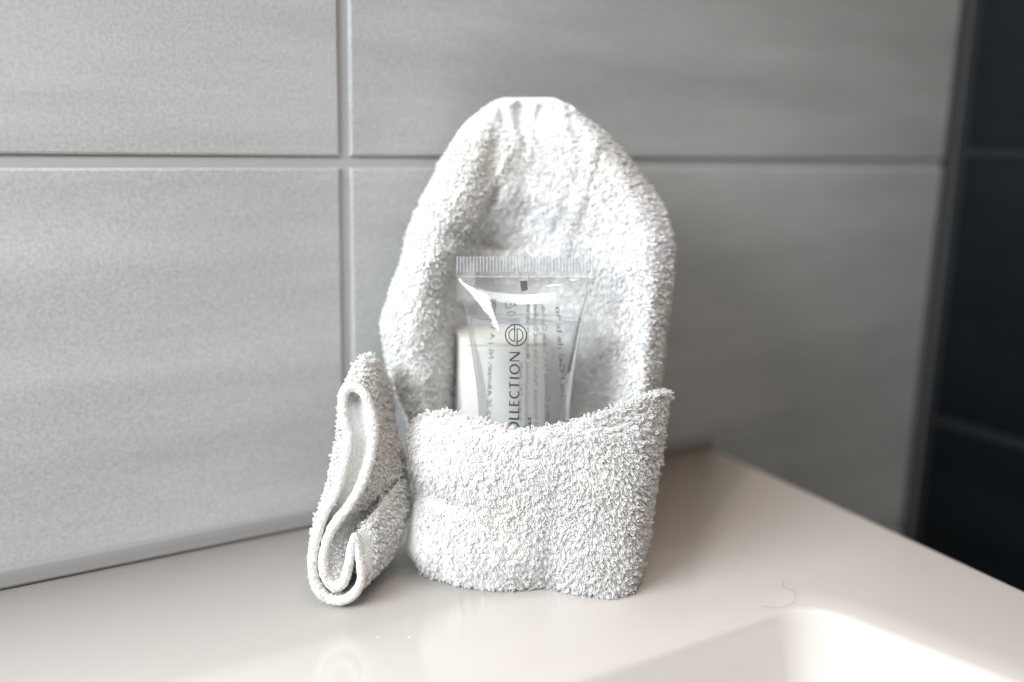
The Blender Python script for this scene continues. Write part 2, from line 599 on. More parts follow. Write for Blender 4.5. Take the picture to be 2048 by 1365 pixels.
def wallY(X):
    return (1 + math.sin(YAW) * X) / math.cos(YAW)

# --- hood (the tall back fold): rows of closed cross-sections in photo pixels and distance
HOOD = [  # py, left, right, inner left, inner right, front-left Y, front-right Y, dent Y, back Y
    (1150, 842, 1268, 900, 1180, 0.985, 0.99, 1.02, 1.06),
    (1020, 836, 1280, 896, 1180, 0.985, 0.985, 1.05, 1.09),
    (900, 830, 1292, 893, 1182, 0.985, 0.960, 1.08, 1.12),
    (830, 812, 1304, 893, 1185, 0.985, 0.955, 1.085, 1.13),
    (760, 783, 1318, 892, 1188, 0.982, 0.955, 1.09, 1.145),
    (700, 767, 1328, 893, 1190, 0.980, 0.958, 1.092, 1.15),
    (640, 764, 1337, 895, 1190, 0.980, 0.963, 1.09, 1.15),
    (580, 784, 1344, 899, 1186, 0.984, 0.972, 1.085, 1.145),
    (520, 804, 1348, 918, 1160, 0.985, 0.984, 1.070, 1.14),
    (460, 815, 1344, 945, 1145, 0.992, 0.998, 1.064, 1.13),
    (400, 838, 1324, 980, 1135, 1.004, 1.012, 1.054, 1.13),
    (340, 868, 1281, 1000, 1130, 1.020, 1.028, 1.054, 1.125),
    (280, 901, 1219, 1010, 1120, 1.038, 1.045, 1.057, 1.12),
    (240, 932, 1170, 1014, 1112, 1.052, 1.057, 1.067, 1.115),
    (214, 966, 1141, 1026, 1100, 1.061, 1.063, 1.069, 1.108),
    (201, 986, 1124, 1035, 1092, 1.068, 1.069, 1.073, 1.100),
    (195, 1008, 1108, 1042, 1082, 1.075, 1.076, 1.078, 1.093),
]
def hood_row(py, xl, xr, il, ir, fl, fr, dn, bk):
    w = il - xl
    w2 = xr - ir
    mid = (il + ir) / 2
    # depth of the left and right flanks
    e = min(1.0, max(0.12, (py - 199) / 120))
    c = [(xl, fl + 0.040 * e), (xl + 0.14 * w, fl + 0.010 * e), (xl + 0.5 * w, fl), (xl + 0.84 * w, fl + 0.018 * e),
         (il + 0.03 * w, fl + 0.045 * e if fl + 0.045 * e < dn else (fl + dn) / 2), (il + 0.26 * (mid - il) + 6, dn - 0.009 * e), (mid, dn), (ir - 0.3 * (ir - mid), dn * 0.72 + fr * 0.28),
         (ir + 0.12 * w2, dn * 0.46 + fr * 0.54), (ir + 0.42 * w2, dn * 0.16 + fr * 0.84), (ir + 0.72 * w2, fr), (xr - 0.08 * w2, fr + 0.016 * e), (xr, fr + 0.044 * e)]
    Xl = (xl - 1024) / F * 1.06
    bl = min(bk, wallY(Xl) - 0.022)
    c += [(xr - 0.10 * w2 - 4, bk - 0.02 * e), (mid + 0.4 * (xr - mid), bk), (mid - 0.4 * (mid - xl), min(bk, wallY((mid - 0.4 * (mid - xl) - 1024) / F * 1.1) - 0.02)), (xl + 0.16 * w + 4, bl)]
    return np.array([(x, py, y) for x, y in c])
ctrl = np.array([hood_row(*r) for r in HOOD])
grid = cr(cr(ctrl, 190, closed=True, axis=1), 160, axis=0)
px, py, Y = grid[..., 0], grid[..., 1], grid[..., 2]
# creases and gathers of the cloth
def valley(px, py, a, b, w, fade=40):
    a, b = np.array(a, float), np.array(b, float)
    d = b - a; L = np.hypot(*d); d /= L
    s = (px - a[0]) * d[0] + (py - a[1]) * d[1]
    n = -(px - a[0]) * d[1] + (py - a[1]) * d[0]
    return np.exp(-(n / w) ** 2) * np.clip((s + fade) / fade, 0, 1) * np.clip((L + fade - s) / fade, 0, 1)
TF = np.clip((py - 198) / 18, 0, 1)
Y = Y + TF * (0.010 * valley(px, py, (1036, 190), (1048, 272), 7, 30) + 0.007 * valley(px, py, (1086, 196), (1078, 268), 7, 25) + 0.004 * valley(px, py, (1000, 205), (1018, 262), 7, 25) + 0.004 * valley(px, py, (1112, 206), (1104, 262), 6, 25))
Y = Y + 0.007 * valley(px, py, (1140, 225), (1160, 300), 9, 25) - 0.009 * valley(px, py, (1182, 300), (1128, 480), 16, 60)
Y = Y + 0.003 * valley(px, py, (1000, 290), (984, 400), 20, 60) + 0.008 * valley(px, py, (1160, 340), (1112, 470), 12, 50)
Y = Y + 0.008 * valley(px, py, (905, 470), (1010, 500), 14, 40)
Pt = U(px, py, Y)
Nn = grid_normals(Pt, True)
cen = Pt.mean((0, 1))
if ((Pt - Pt.mean(1, keepdims=True)) * Nn).sum() < 0: Nn = -Nn
Pt = Pt - Nn * (INSET * np.clip((py - 192) / 25, 0, 1))[..., None] + Nn * (0.0010 * np.clip((py - 200) / 30, 0, 1) * fbm(Pt, 28, 3, 3))[..., None]
clampz(Pt)
nr, nc = Pt.shape[:2]
hood = new_mesh('hood', Pt.reshape(-1, 3), [tuple(f) for f in grid_faces(nr, nc, True)] + [tuple(range((nr - 1) * nc, nr * nc))], M_CLOTH, towel)
child_of(hood)
# smooth hem along the top edge: no loops there
top = cr(np.array([(850, 350), (885, 300), (930, 262), (975, 240), (1030, 255), (1085, 256), (1120, 246), (1135, 205), (1150, 190)]), 80)
def hood_mask(qx, qy, pos, nor):
    line = np.interp(qx, top[:, 0], top[:, 1], left=900, right=150)
    hem = np.clip((qy - line) / 10, 0, 1)
    hem = np.where(qx < 850, 1, hem)
    low = np.where(qy > 930, 0.0, 1.0)
    back = np.where(nor @ F0 > 0.45, 0.10, 1.0)
    return np.where(qy < 203, 0.0, np.maximum(hem, 0.6) * low * back)
def hood_len(qx, qy):
    line = np.interp(qx, top[:, 0], top[:, 1], left=900, right=150)
    return np.where(qx < 850, 0.0019, np.interp(qy - line, [-4, 14], [0.00065, 0.0019]))
down = np.array([0, 0, -1.0])
def hood_flow(qx, qy, pos, nor):
    side = np.clip((qx - 1180) / 100, 0, 1)[:, None]
    return down * (0.9 - 0.5 * side) + R0 * (0.9 * side - 0.35 * (1 - side)) - 0.15 * F0
terry(hood, Pt, Nn, px, py, True, 0.00072, hood_mask, hood_len, 1.0, hood_flow, 21, rad=0.00018, K=7)

# smooth inner hem seen in the dent, left of the tube
rows = []
for y_, dy in ((516, 0.012), (522, 0.0), (560, -0.004), (592, -0.004), (602, 0.0), (607, 0.010), (604, 0.02)):
    rows.append([(x_, y_ + 0.02 * (x_ - 870), 1.052 + dy + 0.012 * (x_ - 870) / 100) for x_ in (862, 880, 895, 915, 930, 950)])
g = cr(cr(np.array(rows), 30, axis=1), 40, axis=0)
Pi = U(g[..., 0], g[..., 1], g[..., 2])
Pi += (0.0006 * fbm(Pi, 60, 5, 2))[..., None] * -F0
new_mesh('inner_hem', Pi.reshape(-1, 3), grid_faces(40, 30), M_HEM, towel)

# --- pocket
PK = [
    ([872, 833, 838, 874, 932, 1000, 1056, 1098, 1165, 1236, 1270, 1282], [1118, 1124, 1140, 1160, 1174, 1180, 1178, 1174, 1186, 1190, 1170, 1085], [0.965, 0.950, 0.928, 0.906, 0.893, 0.888, 0.893, 0.897, 0.884, 0.880, 0.903, 0.99]),
    ([850, 813, 820, 862, 930, 1000, 1060, 1110, 1180, 1254, 1286, 1286], [1075, 1085, 1100, 1110, 1115, 1115, 1112, 1108, 1118, 1115, 1100, 1060], [0.97, 0.943, 0.917, 0.895, 0.880, 0.875, 0.875, 0.878, 0.869, 0.873, 0.902, 0.975]),
    ([855, 824, 832, 868, 930, 1000, 1060, 1120, 1190, 1266, 1300, 1298], [1000, 990, 1000, 1010, 1015, 1015, 1012, 1012, 1012, 1010, 1000, 985], [0.97, 0.947, 0.921, 0.895, 0.878, 0.871, 0.869, 0.871, 0.865, 0.872, 0.905, 0.98]),
    ([850, 818, 824, 862, 930, 1000, 1060, 1130, 1200, 1276, 1314, 1312], [950, 938, 940, 945, 948, 950, 948, 946, 942, 936, 925, 915], [0.97, 0.942, 0.912, 0.887, 0.872, 0.867, 0.866, 0.868, 0.866, 0.877, 0.915, 0.985]),
    ([850, 812, 818, 860, 930, 1005, 1065, 1135, 1205, 1284, 1324, 1324], [890, 880, 885, 885, 888, 892, 890, 886, 878, 866, 850, 845], [0.975, 0.946, 0.916, 0.889, 0.875, 0.868, 0.868, 0.868, 0.870, 0.885, 0.925, 0.992]),
    ([856, 820, 834, 878, 955, 1048, 1110, 1160, 1215, 1278, 1327, 1336], [862, 853, 837, 826, 844, 862, 858, 846, 829, 809, 792, 796], [0.98, 0.951, 0.922, 0.895, 0.881, 0.874, 0.874, 0.875, 0.879, 0.896, 0.936, 1.0]),
]
rows = [np.array(r, float).T for r in PK]
rim = rows[-1]
c0 = np.array([1078, 0, 0.985])
for dpx, dpy, dY in ((0.035, -4, 0.006), (0.075, -1, 0.016), (0.09, 14, 0.022), (0.10, 60, 0.025), (0.10, 150, 0.03)):
    q = rim.copy()
    q[:, 0] += (c0[0] - q[:, 0]) * dpx
    q[:, 1] += dpy
    q[:, 2] += np.clip((c0[2] - q[:, 2]) * 0.12, 0, 1) * dY / 0.02
    rows.append(q)
ctrl = np.array(rows)
grid = cr(cr(ctrl, 190, axis=1), 190, axis=0)
px, py, Y = grid[..., 0], grid[..., 1], grid[..., 2]
outer_rows = np.linspace(0, len(rows) - 1, 190) < 6.2
Y = Y + 0.006 * valley(px, py, (830, 985), (900, 1010), 16, 50) + 0.005 * valley(px, py, (880, 1060), (885, 1140), 10, 30)
Y = Y + 0.002 * valley(px, py, (1100, 1100), (1096, 1170), 18, 40)
Pt = U(px, py, Y)
Nn = grid_normals(Pt)
mid = np.array(L2W(0.01, 0.29, 0.05))
if (((Pt - mid) * Nn)[outer_rows]).sum() < 0: Nn = -Nn
Pt = Pt - Nn * INSET * 0.6 + Nn * (0.0008 * fbm(Pt, 30, 13, 3))[..., None]
clampz(Pt, 0.0012)
pocket = new_mesh('pocket', Pt.reshape(-1, 3), grid_faces(190, 190), M_CLOTH, towel)
child_of(pocket)
inner = np.linspace(0, len(rows) - 1, 190)[:, None] * np.ones((1, 190))
PKW = inner
def pocket_mask(qx, qy, pos, nor):
    lx = np.interp(qy, [830, 870, 940, 985, 1040, 1100, 1150], [806, 808, 812, 826, 830, 824, 822])
    return np.clip((qx - lx) / 26, 0, 1) ** 1.3
def pocket_flow(qx, qy, pos, nor):
    top_ = np.clip((880 - qy) / 40, 0, 1)[:, None]
    sw = np.clip((qx - 1120) / 150, 0, 1)[:, None]
    return down * (1.0 - 1.5 * top_) + R0 * (0.35 * sw) + nor * 0
terry(pocket, Pt[:140], Nn[:140], px[:140], py[:140], False, 0.00066, pocket_mask, lambda qx, qy: np.interp(qx, [850, 1050, 1200], [0.0017, 0.0020, 0.0026]), lambda qx, qy: np.interp(qx, [900, 1080, 1200], [1.22, 1.08, 0.90]), pocket_flow, 22, width=0.00038, rad=0.000175)

# --- rolled corner at the left: loop of cloth seen end-on, running back to the body
OUT0 = [(700, 775), (685, 796), (688, 840), (696, 875), (693, 910), (683, 950), (668, 990), (650, 1025), (635, 1065), (626, 1105), (624, 1140),
        (631, 1172), (650, 1196), (678, 1204), (702, 1195), (718, 1174), (722, 1148), (717, 1112)]
TIP0 = [(712, 1078), (706, 1080)]
IN0 = [(699, 1118), (693, 1150), (684, 1170), (668, 1176), (654, 1164), (646, 1140), (647, 1108), (656, 1075), (672, 1046), (694, 1018),
       (716, 983), (731, 948), (742, 908), (746, 870), (743, 834), (728, 790)]
OUT2 = [(738, 712), (716, 742), (700, 800), (690, 850), (680, 910), (672, 960), (664, 1010), (658, 1050), (658, 1085), (666, 1115), (682, 1140),
        (708, 1156), (738, 1152), (766, 1130), (786, 1096), (799, 1056), (805, 1020), (805, 985)]
TIP2 = [(799, 962), (793, 966)]
IN2 = [(787, 990), (782, 1008), (778, 1016), (774, 1018), (772, 1012), (776, 1000), (782, 985), (789, 970), (794, 955), (796, 940),
       (790, 910), (780, 880), (770, 850), (762, 815), (758, 775), (752, 738)]
def prof3(pts, y0, dy, ref):
    return np.array([(x, y, y0 + (ref - y) * dy) for x, y in pts])
r0 = prof3(OUT0 + TIP0 + IN0, 0.846, 0.000070, 1205)
r2 = prof3(OUT2 + TIP2 + IN2, 0.912, 0.000085, 1156)
k = len(r0)
r1 = r0 * 0.58 + r2 * 0.42
r1[:11, 0] -= np.array([0, 4, 8, 10, 12, 13, 14, 14, 13, 10, 6])       # the left wall swells past the hem
r1[:, 2] -= 0.004
ra = r0 * 0.9 + r2 * 0.1
ra[:11, 0] -= np.array([0, 1, 2, 3, 4, 5, 5, 5, 4, 3, 2]) * 1.0
r3 = r2.copy()
c_ = np.array([800, 930, 0])
r3[:, 0] = c_[0] + (r2[:, 0] - c_[0]) * 0.55 + 10
r3[:, 1] = c_[1] + (r2[:, 1] - c_[1]) * 0.72
r3[:, 2] = r2[:, 2] + 0.05
ctrl = np.array([r0, ra, r1, r2, r3])
grid = cr(cr(ctrl, 280, closed=True, axis=1), 110, axis=0)
px, py, Y = grid[..., 0], grid[..., 1], grid[..., 2]
Pt = U(px, py, Y)
Nn = grid_normals(Pt, True)
if ((Pt - Pt.mean(1, keepdims=True)) * Nn).sum() < 0: Nn = -Nn
Pt = Pt + Nn * (0.0005 * fbm(Pt, 60, 33, 3) * np.linspace(0, 1, 110)[:, None])[..., None]
clampz(Pt, 0.0012)
flap = new_mesh('rolled_corner', Pt.reshape(-1, 3), grid_faces(110, 280, True), M_HEM, towel)
child_of(flap)
rowi = np.linspace(0, 1, 110)[:, None] * np.ones((1, 280))
def flap_mask_builder(rowv):
    return lambda qx, qy, pos, nor: rowv
# keep loops off a hem band near the front edge; px is used to carry the row number
hemw = np.interp(np.linspace(0, 1, 280), [0, 0.05, 0.25, 0.33, 0.42, 0.5, 0.6, 0.8, 0.93, 1], [0.26, 0.16, 0.14, 0.25, 0.40, 0.42, 0.22, 0.13, 0.2, 0.26])
carry = rowi - hemw[None, :]
def flap_mask(qx, qy, pos, nor):
    return np.clip(qx / 0.03, 0, 1)
def flap_flow(qx, qy, pos, nor):
    return down * 0.5 - F0 * 0.5 + R0 * 0.3
terry(flap, Pt, Nn, carry, py, True, 0.00071, flap_mask, 0.0021, 0.95, flap_flow, 23)
# hem bead along the front edge: a soft round cord of folded cloth with stitch dimples
def tube_mesh(C, radii, closed, nseg=12, squash=1.0):
    n = len(C)
    T = (np.roll(C, -1, 0) - np.roll(C, 1, 0)) if closed else np.gradient(C, axis=0)
    T /= np.linalg.norm(T, axis=1, keepdims=True)
    ref = np.broadcast_to(F0, T.shape)
    a = np.cross(T, ref); a /= np.linalg.norm(a, axis=1, keepdims=True) + 1e-12
    b = np.cross(T, a)
    ang = np.linspace(0, 2 * math.pi, nseg, endpoint=False)
    V = C[:, None, :] + radii[:, None, None] * (np.cos(ang)[None, :, None] * a[:, None, :] + squash * np.sin(ang)[None, :, None] * b[:, None, :])
    return V
hemc = cr(r0, 1100, closed=True)
Ch = U(hemc[:, 0], hemc[:, 1], hemc[:, 2])
Ch[:, 2] = np.maximum(Ch[:, 2], 0.0019)
tt = np.linspace(0, 2 * math.pi, 1100, endpoint=False)
rad_ = 0.00142 * (1 + 0.03 * np.sin(tt * 47 + 2 * np.sin(tt * 3)) + 0.06 * np.sin(tt * 13 + 1) + 0.02 * np.sin(tt * 91))
rad_ = rad_ * np.interp(tt / (2 * math.pi), [0, 0.3, 0.45, 0.5, 0.55, 0.7, 1], [1, 1.0, 0.9, 0.55, 0.9, 1.0, 1])
Vh = tube_mesh(Ch, rad_, True, 18, 1.3) + F0 * 0.0009
Vh = Vh + (0.00009 * fbm(Vh, 420, 71, 2) + 0.00008 * fbm(Vh, 1100, 72, 2))[..., None] * (lambda q: q / np.linalg.norm(q, axis=-1, keepdims=True))(Vh - Vh.mean(1, keepdims=True))
new_mesh('hem', Vh.reshape(-1, 3), grid_faces(1100, 18, True, True), M_HEM, towel)

# cloth lining seen inside the loop
LL = [(694, 783), (688, 800), (694, 840), (700, 875), (697, 910), (688, 950), (674, 990), (656, 1028), (640, 1068)]
LR = [(716, 783), (726, 800), (738, 835), (742, 870), (738, 908), (727, 948), (712, 983), (690, 1020), (668, 1050)]
rows = []
for (xa, ya), (xb, yb) in zip(LL, LR):
    rows.append([(xa + (xb - xa) * f, ya + (yb - ya) * f, 0.846 + 0.00007 * (1205 - ya) + 0.004 + d) for f, d in ((0, 0), (0.25, 0.009), (0.55, 0.013), (0.85, 0.009), (1, 0.003))])
g = cr(cr(np.array(rows), 20, axis=1), 60, axis=0)
Pl = U(g[..., 0], g[..., 1], g[..., 2])
new_mesh('lining', Pl.reshape(-1, 3), grid_faces(60, 20), M_HEM, towel)

# loose cotton fibres standing off the towel
def fibres(name, roots, length, n_each, seed, parent):
    r = np.random.default_rng(seed)
    V, Fq = [], []
    for p in roots:
        for _ in range(n_each):
            d = r.normal(size=3) * 0.7 - F0 * 0.5 + np.array([0, 0, 0.2])
            d /= np.linalg.norm(d)
            c = r.normal(size=3) * 0.6
            t = np.linspace(0, 1, 7)[:, None]
            L = length * r.uniform(0.4, 1.3)
            C = p + d * L * t + c * L * t ** 2 * 0.6 + np.cross(d, c) * L * 0.35 * np.sin(t * 5)
            C[:, 2] = np.maximum(C[:, 2], 0.0003)
            Vt = tube_mesh(C, np.full(7, 0.000035), False, 3)
            Fq.append(grid_faces(7, 3, True) + len(V) * 21)
            V.append(Vt.reshape(-1, 3))
    o = new_mesh(name, np.concatenate(V), np.concatenate(Fq), M_LOOP, parent)
    o['kind'] = 'stuff'
fibres('loose_fibres', Ch[::5] - F0 * 0.0011, 0.0014, 5, 3, towel)

# ------------------------------------------------------------------ soap carton
def build_carton():
    a = U(927, 688, 0.985)                                   # front top-left corner
    zt = a[2]
    b = G(905, 650.5, zt / S)                                # back top-left corner
    dep = b - a
    dirw = np.array([dep[1], -dep[0], 0]) / np.linalg.norm(dep)
    if dirw @ R0 < 0: dirw = -dirw
    wid = dirw * 0.026
    h = np.array([0, 0, 0.060])
    root = thing('soap_carton', a + dep / 2 + wid / 2 - h, 'small plain white card carton tucked behind the clear tube', 'box')
    def slab(name, p, ux, uy, uz, bev):
        ux, uy, uz = map(np.asarray, (ux, uy, uz))
        import bmesh
        bm = bmesh.new()
        vs = [bm.verts.new(tuple(p + i * ux + j * uy + k_ * uz)) for i in (0, 1) for j in (0, 1) for k_ in (0, 1)]
        for f in ((0, 1, 3, 2), (4, 6, 7, 5), (0, 4, 5, 1), (2, 3, 7, 6), (0, 2, 6, 4), (1, 5, 7, 3)):
            bm.faces.new([vs[i] for i in f])
        bmesh.ops.recalc_face_normals(bm, faces=bm.faces)
        bmesh.ops.bevel(bm, geom=list(bm.edges), offset=bev, segments=2, affect='EDGES', profile=0.6)
        V = [v.co[:] for v in bm.verts]
        bm.verts.index_update()
        Fc = [tuple(v.index for v in f.verts) for f in bm.faces]
        bm.free()
        return new_mesh(name, V, Fc, M_CARD, root, smooth=False)
    slab('body', a - h, wid, dep, h * (1 - 0.013), 0.0004)
    # tucked lid flap a shade proud of the body
    n = -dep / np.linalg.norm(dep)
    slab('lid', a - np.array([0, 0, 0.00062]) + n * 0.00012 - dirw * 0.0001, wid + dirw * 0.0002, dep - n * 0.0002, np.array([0, 0, 0.00062]), 0.00025)
build_carton()

# ------------------------------------------------------------------ toiletry tube
TY0, TY1 = 0.952, 0.942
P0, P1 = U(1050, 558, TY0), U(1049.5, 832, TY1)
EA = (P1 - P0); LEN = np.linalg.norm(EA); EA /= LEN
EX = U(1186, 572, TY0) - U(914, 554.5, TY0)
EX -= EA * (EX @ EA); EX /= np.linalg.norm(EX)
EY = np.cross(EX, EA)
if EY @ F0 < 0: EY = -EY
tube = thing('toiletry_tube', P1 + EA * 0.03, 'clear plastic tube of gel with black lettering, standing crimp-up in the towel pocket', 'tube')
MPP = np.linalg.norm(U(1100, 700, 0.955) - U(1000, 700, 0.955)) / 100
def s_of(py): return (np.asarray(py, float) - 558) / (832 - 558) * LEN
PYT = np.array([556, 566, 580, 600, 621, 655, 691, 725, 758, 795, 832, 900, 1000, 1030])
HPX = np.array([134, 130.5, 126.5, 122.0, 118, 112.3, 107.5, 102.5, 98, 94.5, 92, 89, 88, 88])
s_t, a_t = s_of(PYT), HPX * MPP
PER = 4 * 134.3 * MPP
def b_from_a(a):
    lo, hi = 0.0, PER / 4
    for _ in range(50):
        b = (lo + hi) / 2
        p = math.pi * (3 * (a + b) - math.sqrt((3 * a + b) * (a + 3 * b)))
        if p > PER: hi = b
        else: lo = b
    return max(b, 0.0004)
b_t = np.array([b_from_a(a) for a in a_t])
b_t[0] = 0.00035
sd = np.linspace(s_t[0], s_t[-1], 400)
def smooth_interp(x, xp, fp):
    return np.interp(x, xp, fp)
def ksm(v, n=17):
    k_ = np.hanning(n); k_ /= k_.sum()
    return np.convolve(np.pad(v, n // 2, mode='edge'), k_, 'valid')
a_d, b_d = ksm(np.interp(sd, s_t, a_t), 41), ksm(np.interp(sd, s_t, b_t), 21)
b_d[0] = 0.00035
def ab(s): return np.interp(s, sd, a_d), np.interp(s, sd, b_d)
def tube_pt(s, th, off=0.0):
    a, b = ab(s)
    x, y = (a + off) * np.cos(th), (b + off) * np.sin(th)
    return P0 + EA * s[..., None] + EX * x[..., None] + EY * y[..., None]
def front_pt(x, s, off=0.00012, side=-1):
    a, b = ab(s)
    y = side * ((b + off) * np.sqrt(np.clip(1 - (x / (a + off)) ** 2, 0.0005, 1)))
    return P0 + EA * s[..., None] + EX * x[..., None] + EY * y[..., None]
NS, NT = 120, 112
ss = s_t[0] + (s_t[-1] - s_t[0]) * np.linspace(0, 1, NS) ** 1.35
th = np.linspace(0, 2 * math.pi, NT, endpoint=False)
Pt = tube_pt(ss[:, None] * np.ones((1, NT)), th[None, :] * np.ones((NS, 1)))
shell = new_mesh('tube_shell', Pt.reshape(-1, 3), [tuple(f) for f in grid_faces(NS, NT, True)] + [tuple(range((NS - 1) * NT, NS * NT))], M_SHELL, tube)
child_of(shell)
# crimped end: flat double film pressed into fine ribs
CH, NRIB = s_of(558) - s_of(515.5), 42
u = np.linspace(-1, 1, NRIB * 6 + 1)
ribs = np.clip(np.sin((u + 1) / 2 * NRIB * 2 * math.pi) * 1.6, -1, 1)
vv = np.array([0, 0.02, 0.5, 0.76, 0.80, 0.90, 1.0])
amp = np.array([1, 1, 1, 1, 0.0, 0.0, 0.0])
hw = 135.5 * MPP
rowsF = []
code = np.zeros_like(u)
for sgn in (-1, 1):
    R_ = []
    for v_, am in zip(vv, amp):
        y = sgn * (0.00030 + 0.00004 * ribs * am * sgn)
        s_ = -CH * (1 - v_)
        R_.append(P0 + EA * (s_ + s_t[0]) + EX * (u * hw)[:, None] + EY * np.asarray(y)[:, None])
    rowsF.append(np.array(R_))
nV, nU = len(vv), len(u)
V = np.concatenate([r.reshape(-1, 3) for r in rowsF])
Fq = np.concatenate([grid_faces(nV, nU), grid_faces(nV, nU) + nV * nU])
per = list(range(nU)) + [r * nU + nU - 1 for r in range(1, nV)] + [(nV - 1) * nU + j for j in range(nU - 2, -1, -1)] + [r * nU for r in range(nV - 2, 0, -1)]
o_ = nV * nU
Fe = np.array([(per[i], per[(i + 1) % len(per)], per[(i + 1) % len(per)] + o_, per[i] + o_) for i in range(len(per))])
new_mesh('crimp', V, np.concatenate([Fq, Fe]), M_CRIMP, tube, smooth=False)

# raised ribs pressed across the film
V, Fq = [], []
for i in range(NRIB):
    xr_ = -hw + (i + 0.5) * 2 * hw / NRIB
    w_ = hw / NRIB * 0.50
    sec = [(-w_, 0.00034), (-w_ * 0.5, 0.00050), (w_ * 0.5, 0.00050), (w_, 0.00034)]
    for e_ in (0.03, 0.74):
        for x_, y_ in sec:
            V.append(P0 + EA * (s_t[0] - CH * (1 - e_)) + EX * (xr_ + x_) - EY * y_)
    b_ = i * 8
    Fq += [(b_ + k_, b_ + k_ + 1, b_ + k_ + 5, b_ + k_ + 4) for k_ in range(3)]
rb = new_mesh('crimp_ribs', np.array(V), np.array(Fq), M_RIB, tube, smooth=False)
rb['kind'] = 'stuff'

# gel with a level top
zlev = U(1050, 638, 0.952)[2]
tg = np.linspace(0, 2 * math.pi, NT, endpoint=False)
s0 = np.full(NT, s_of(638.0))
GOFF = -0.00018
for _ in range(30):
    p = tube_pt(s0, tg, GOFF)
    s0 = s0 + (p[:, 2] - zlev) / (-EA[2])
s0 = s0.copy()
fr_ = np.linspace(0, 1, 80)
sg = s0[None, :] + (s_t[-1] - 0.0006 - s0[None, :]) * fr_[:, None]
Pg = tube_pt(sg, tg[None, :] * np.ones((80, 1)), GOFF)
cg = Pg[0].mean(0)
top1 = cg + (Pg[0] - cg) * 0.96; top1[:, 2] = zlev - 0.00025
top2 = cg + (Pg[0] - cg) * 0.90; top2[:, 2] = zlev - 0.0004
top3 = cg + (Pg[0] - cg) * 0.5; top3[:, 2] = zlev - 0.00042
allr = np.concatenate([top3[None], top2[None], top1[None], Pg])
nR = len(allr)
new_mesh('gel', allr.reshape(-1, 3), [tuple(f) for f in grid_faces(nR, NT, True)] + [tuple(range(NT))[::-1], tuple(range((nR - 1) * NT, nR * NT))], M_GEL, tube)

# thin ring where the gel meets the film
mz = np.array([-0.0003, 0.0002, 0.0005])
Pm = np.array([tube_pt(s0 - z_, tg, -0.00012) for z_ in mz])
new_mesh('meniscus', Pm.reshape(-1, 3), grid_faces(3, NT, True), shell_material('gel_edge', (0.80, 0.84, 0.86), 0.03, 0.12), tube)

# front print: strokes in photo-pixel units on the tube's own surface
def pxs(px, py):
    return (np.asarray(px, float) - 1050) * MPP, s_of(py)
class Strokes:
    def __init__(self): self.V, self.F = [], []
    def add(self, pts, w, smooth_=False, closed=False):
        pts = np.asarray(pts, float)
        # resample
        d = np.r_[0, np.cumsum(np.linalg.norm(np.diff(pts, axis=0), axis=1))]
        n = max(2, int(d[-1] / 1.2) + 1)
        t = np.linspace(0, d[-1], n)
        q = np.stack([np.interp(t, d, pts[:, k_]) for k_ in (0, 1)], 1)
        w = np.interp(t / d[-1], np.linspace(0, 1, len(np.atleast_1d(w))), np.atleast_1d(w)) / 2
        T = np.gradient(q, axis=0); T /= np.linalg.norm(T, axis=1, keepdims=True)
        N_ = np.stack([-T[:, 1], T[:, 0]], 1)
        a, b = q + N_ * w[:, None], q - N_ * w[:, None]
        base = sum(len(v) for v in self.V)
        self.V.append(np.stack([a, b], 1).reshape(-1, 2))
        for i in range(n - 1):
            self.F.append((base + 2 * i, base + 2 * i + 1, base + 2 * i + 3, base + 2 * i + 2))
    def build(self, name, material, parent, off=0.00015, side=-1):
        v = np.concatenate(self.V)
        x, s_ = pxs(v[:, 0], v[:, 1])
        return new_mesh(name, front_pt(x, s_, off, side), self.F, material, parent, smooth=False)
CAP = 19.5
def arc(cx, cy, rx, ry, a0, a1, n=40):
    t = np.radians(np.linspace(a0, a1, n))
    return np.stack([cx + rx * np.cos(t), cy + ry * np.sin(t)], 1)
TK, TN = 3.5, 2.0
def glyph(ch, w):
    """strokes as (points in letter space x 0..w, y 0..CAP, width)"""
    h = CAP
    if ch == 'O':
        t = np.linspace(0, 360, 80)
        wid = TN + (TK - TN) * np.abs(np.cos(np.radians(t)))
        return [(arc(w / 2, h / 2, w / 2 - TK / 2, h / 2 - TN / 2, 0, 360, 80), wid)]
    if ch == 'C':
        t = np.linspace(48, 312, 60)
        wid = TN + (TK - TN) * np.clip(-np.cos(np.radians(t)), 0, 1)
        return [(arc(w * 0.56, h / 2, w * 0.56 - TK / 2, h / 2 - TN / 2, 48, 312, 60), wid)]
    if ch == 'L':
        return [([(TK / 2, h), (TK / 2, 0)], TK), ([(TK, TN / 2), (w, TN / 2)], TN)]
    if ch == 'E':
        return [([(TK / 2, h), (TK / 2, 0)], TK), ([(TK, TN / 2), (w, TN / 2)], TN), ([(TK, h - TN / 2), (w * 0.95, h - TN / 2)], TN), ([(TK, h * 0.52), (w * 0.86, h * 0.52)], TN)]
    if ch == 'T':
        return [([(w / 2, h - TN), (w / 2, 0)], TK), ([(0, h - TN / 2), (w, h - TN / 2)], TN)]
    if ch == 'I':
        return [([(w / 2, h), (w / 2, 0)], TK)]
    if ch == 'N':
        return [([(TN / 2, 0), (TN / 2, h)], TN), ([(TN * 0.6, h), (w - TN * 0.6, 0)], TK), ([(w - TN / 2, 0), (w - TN / 2, h)], TN)]
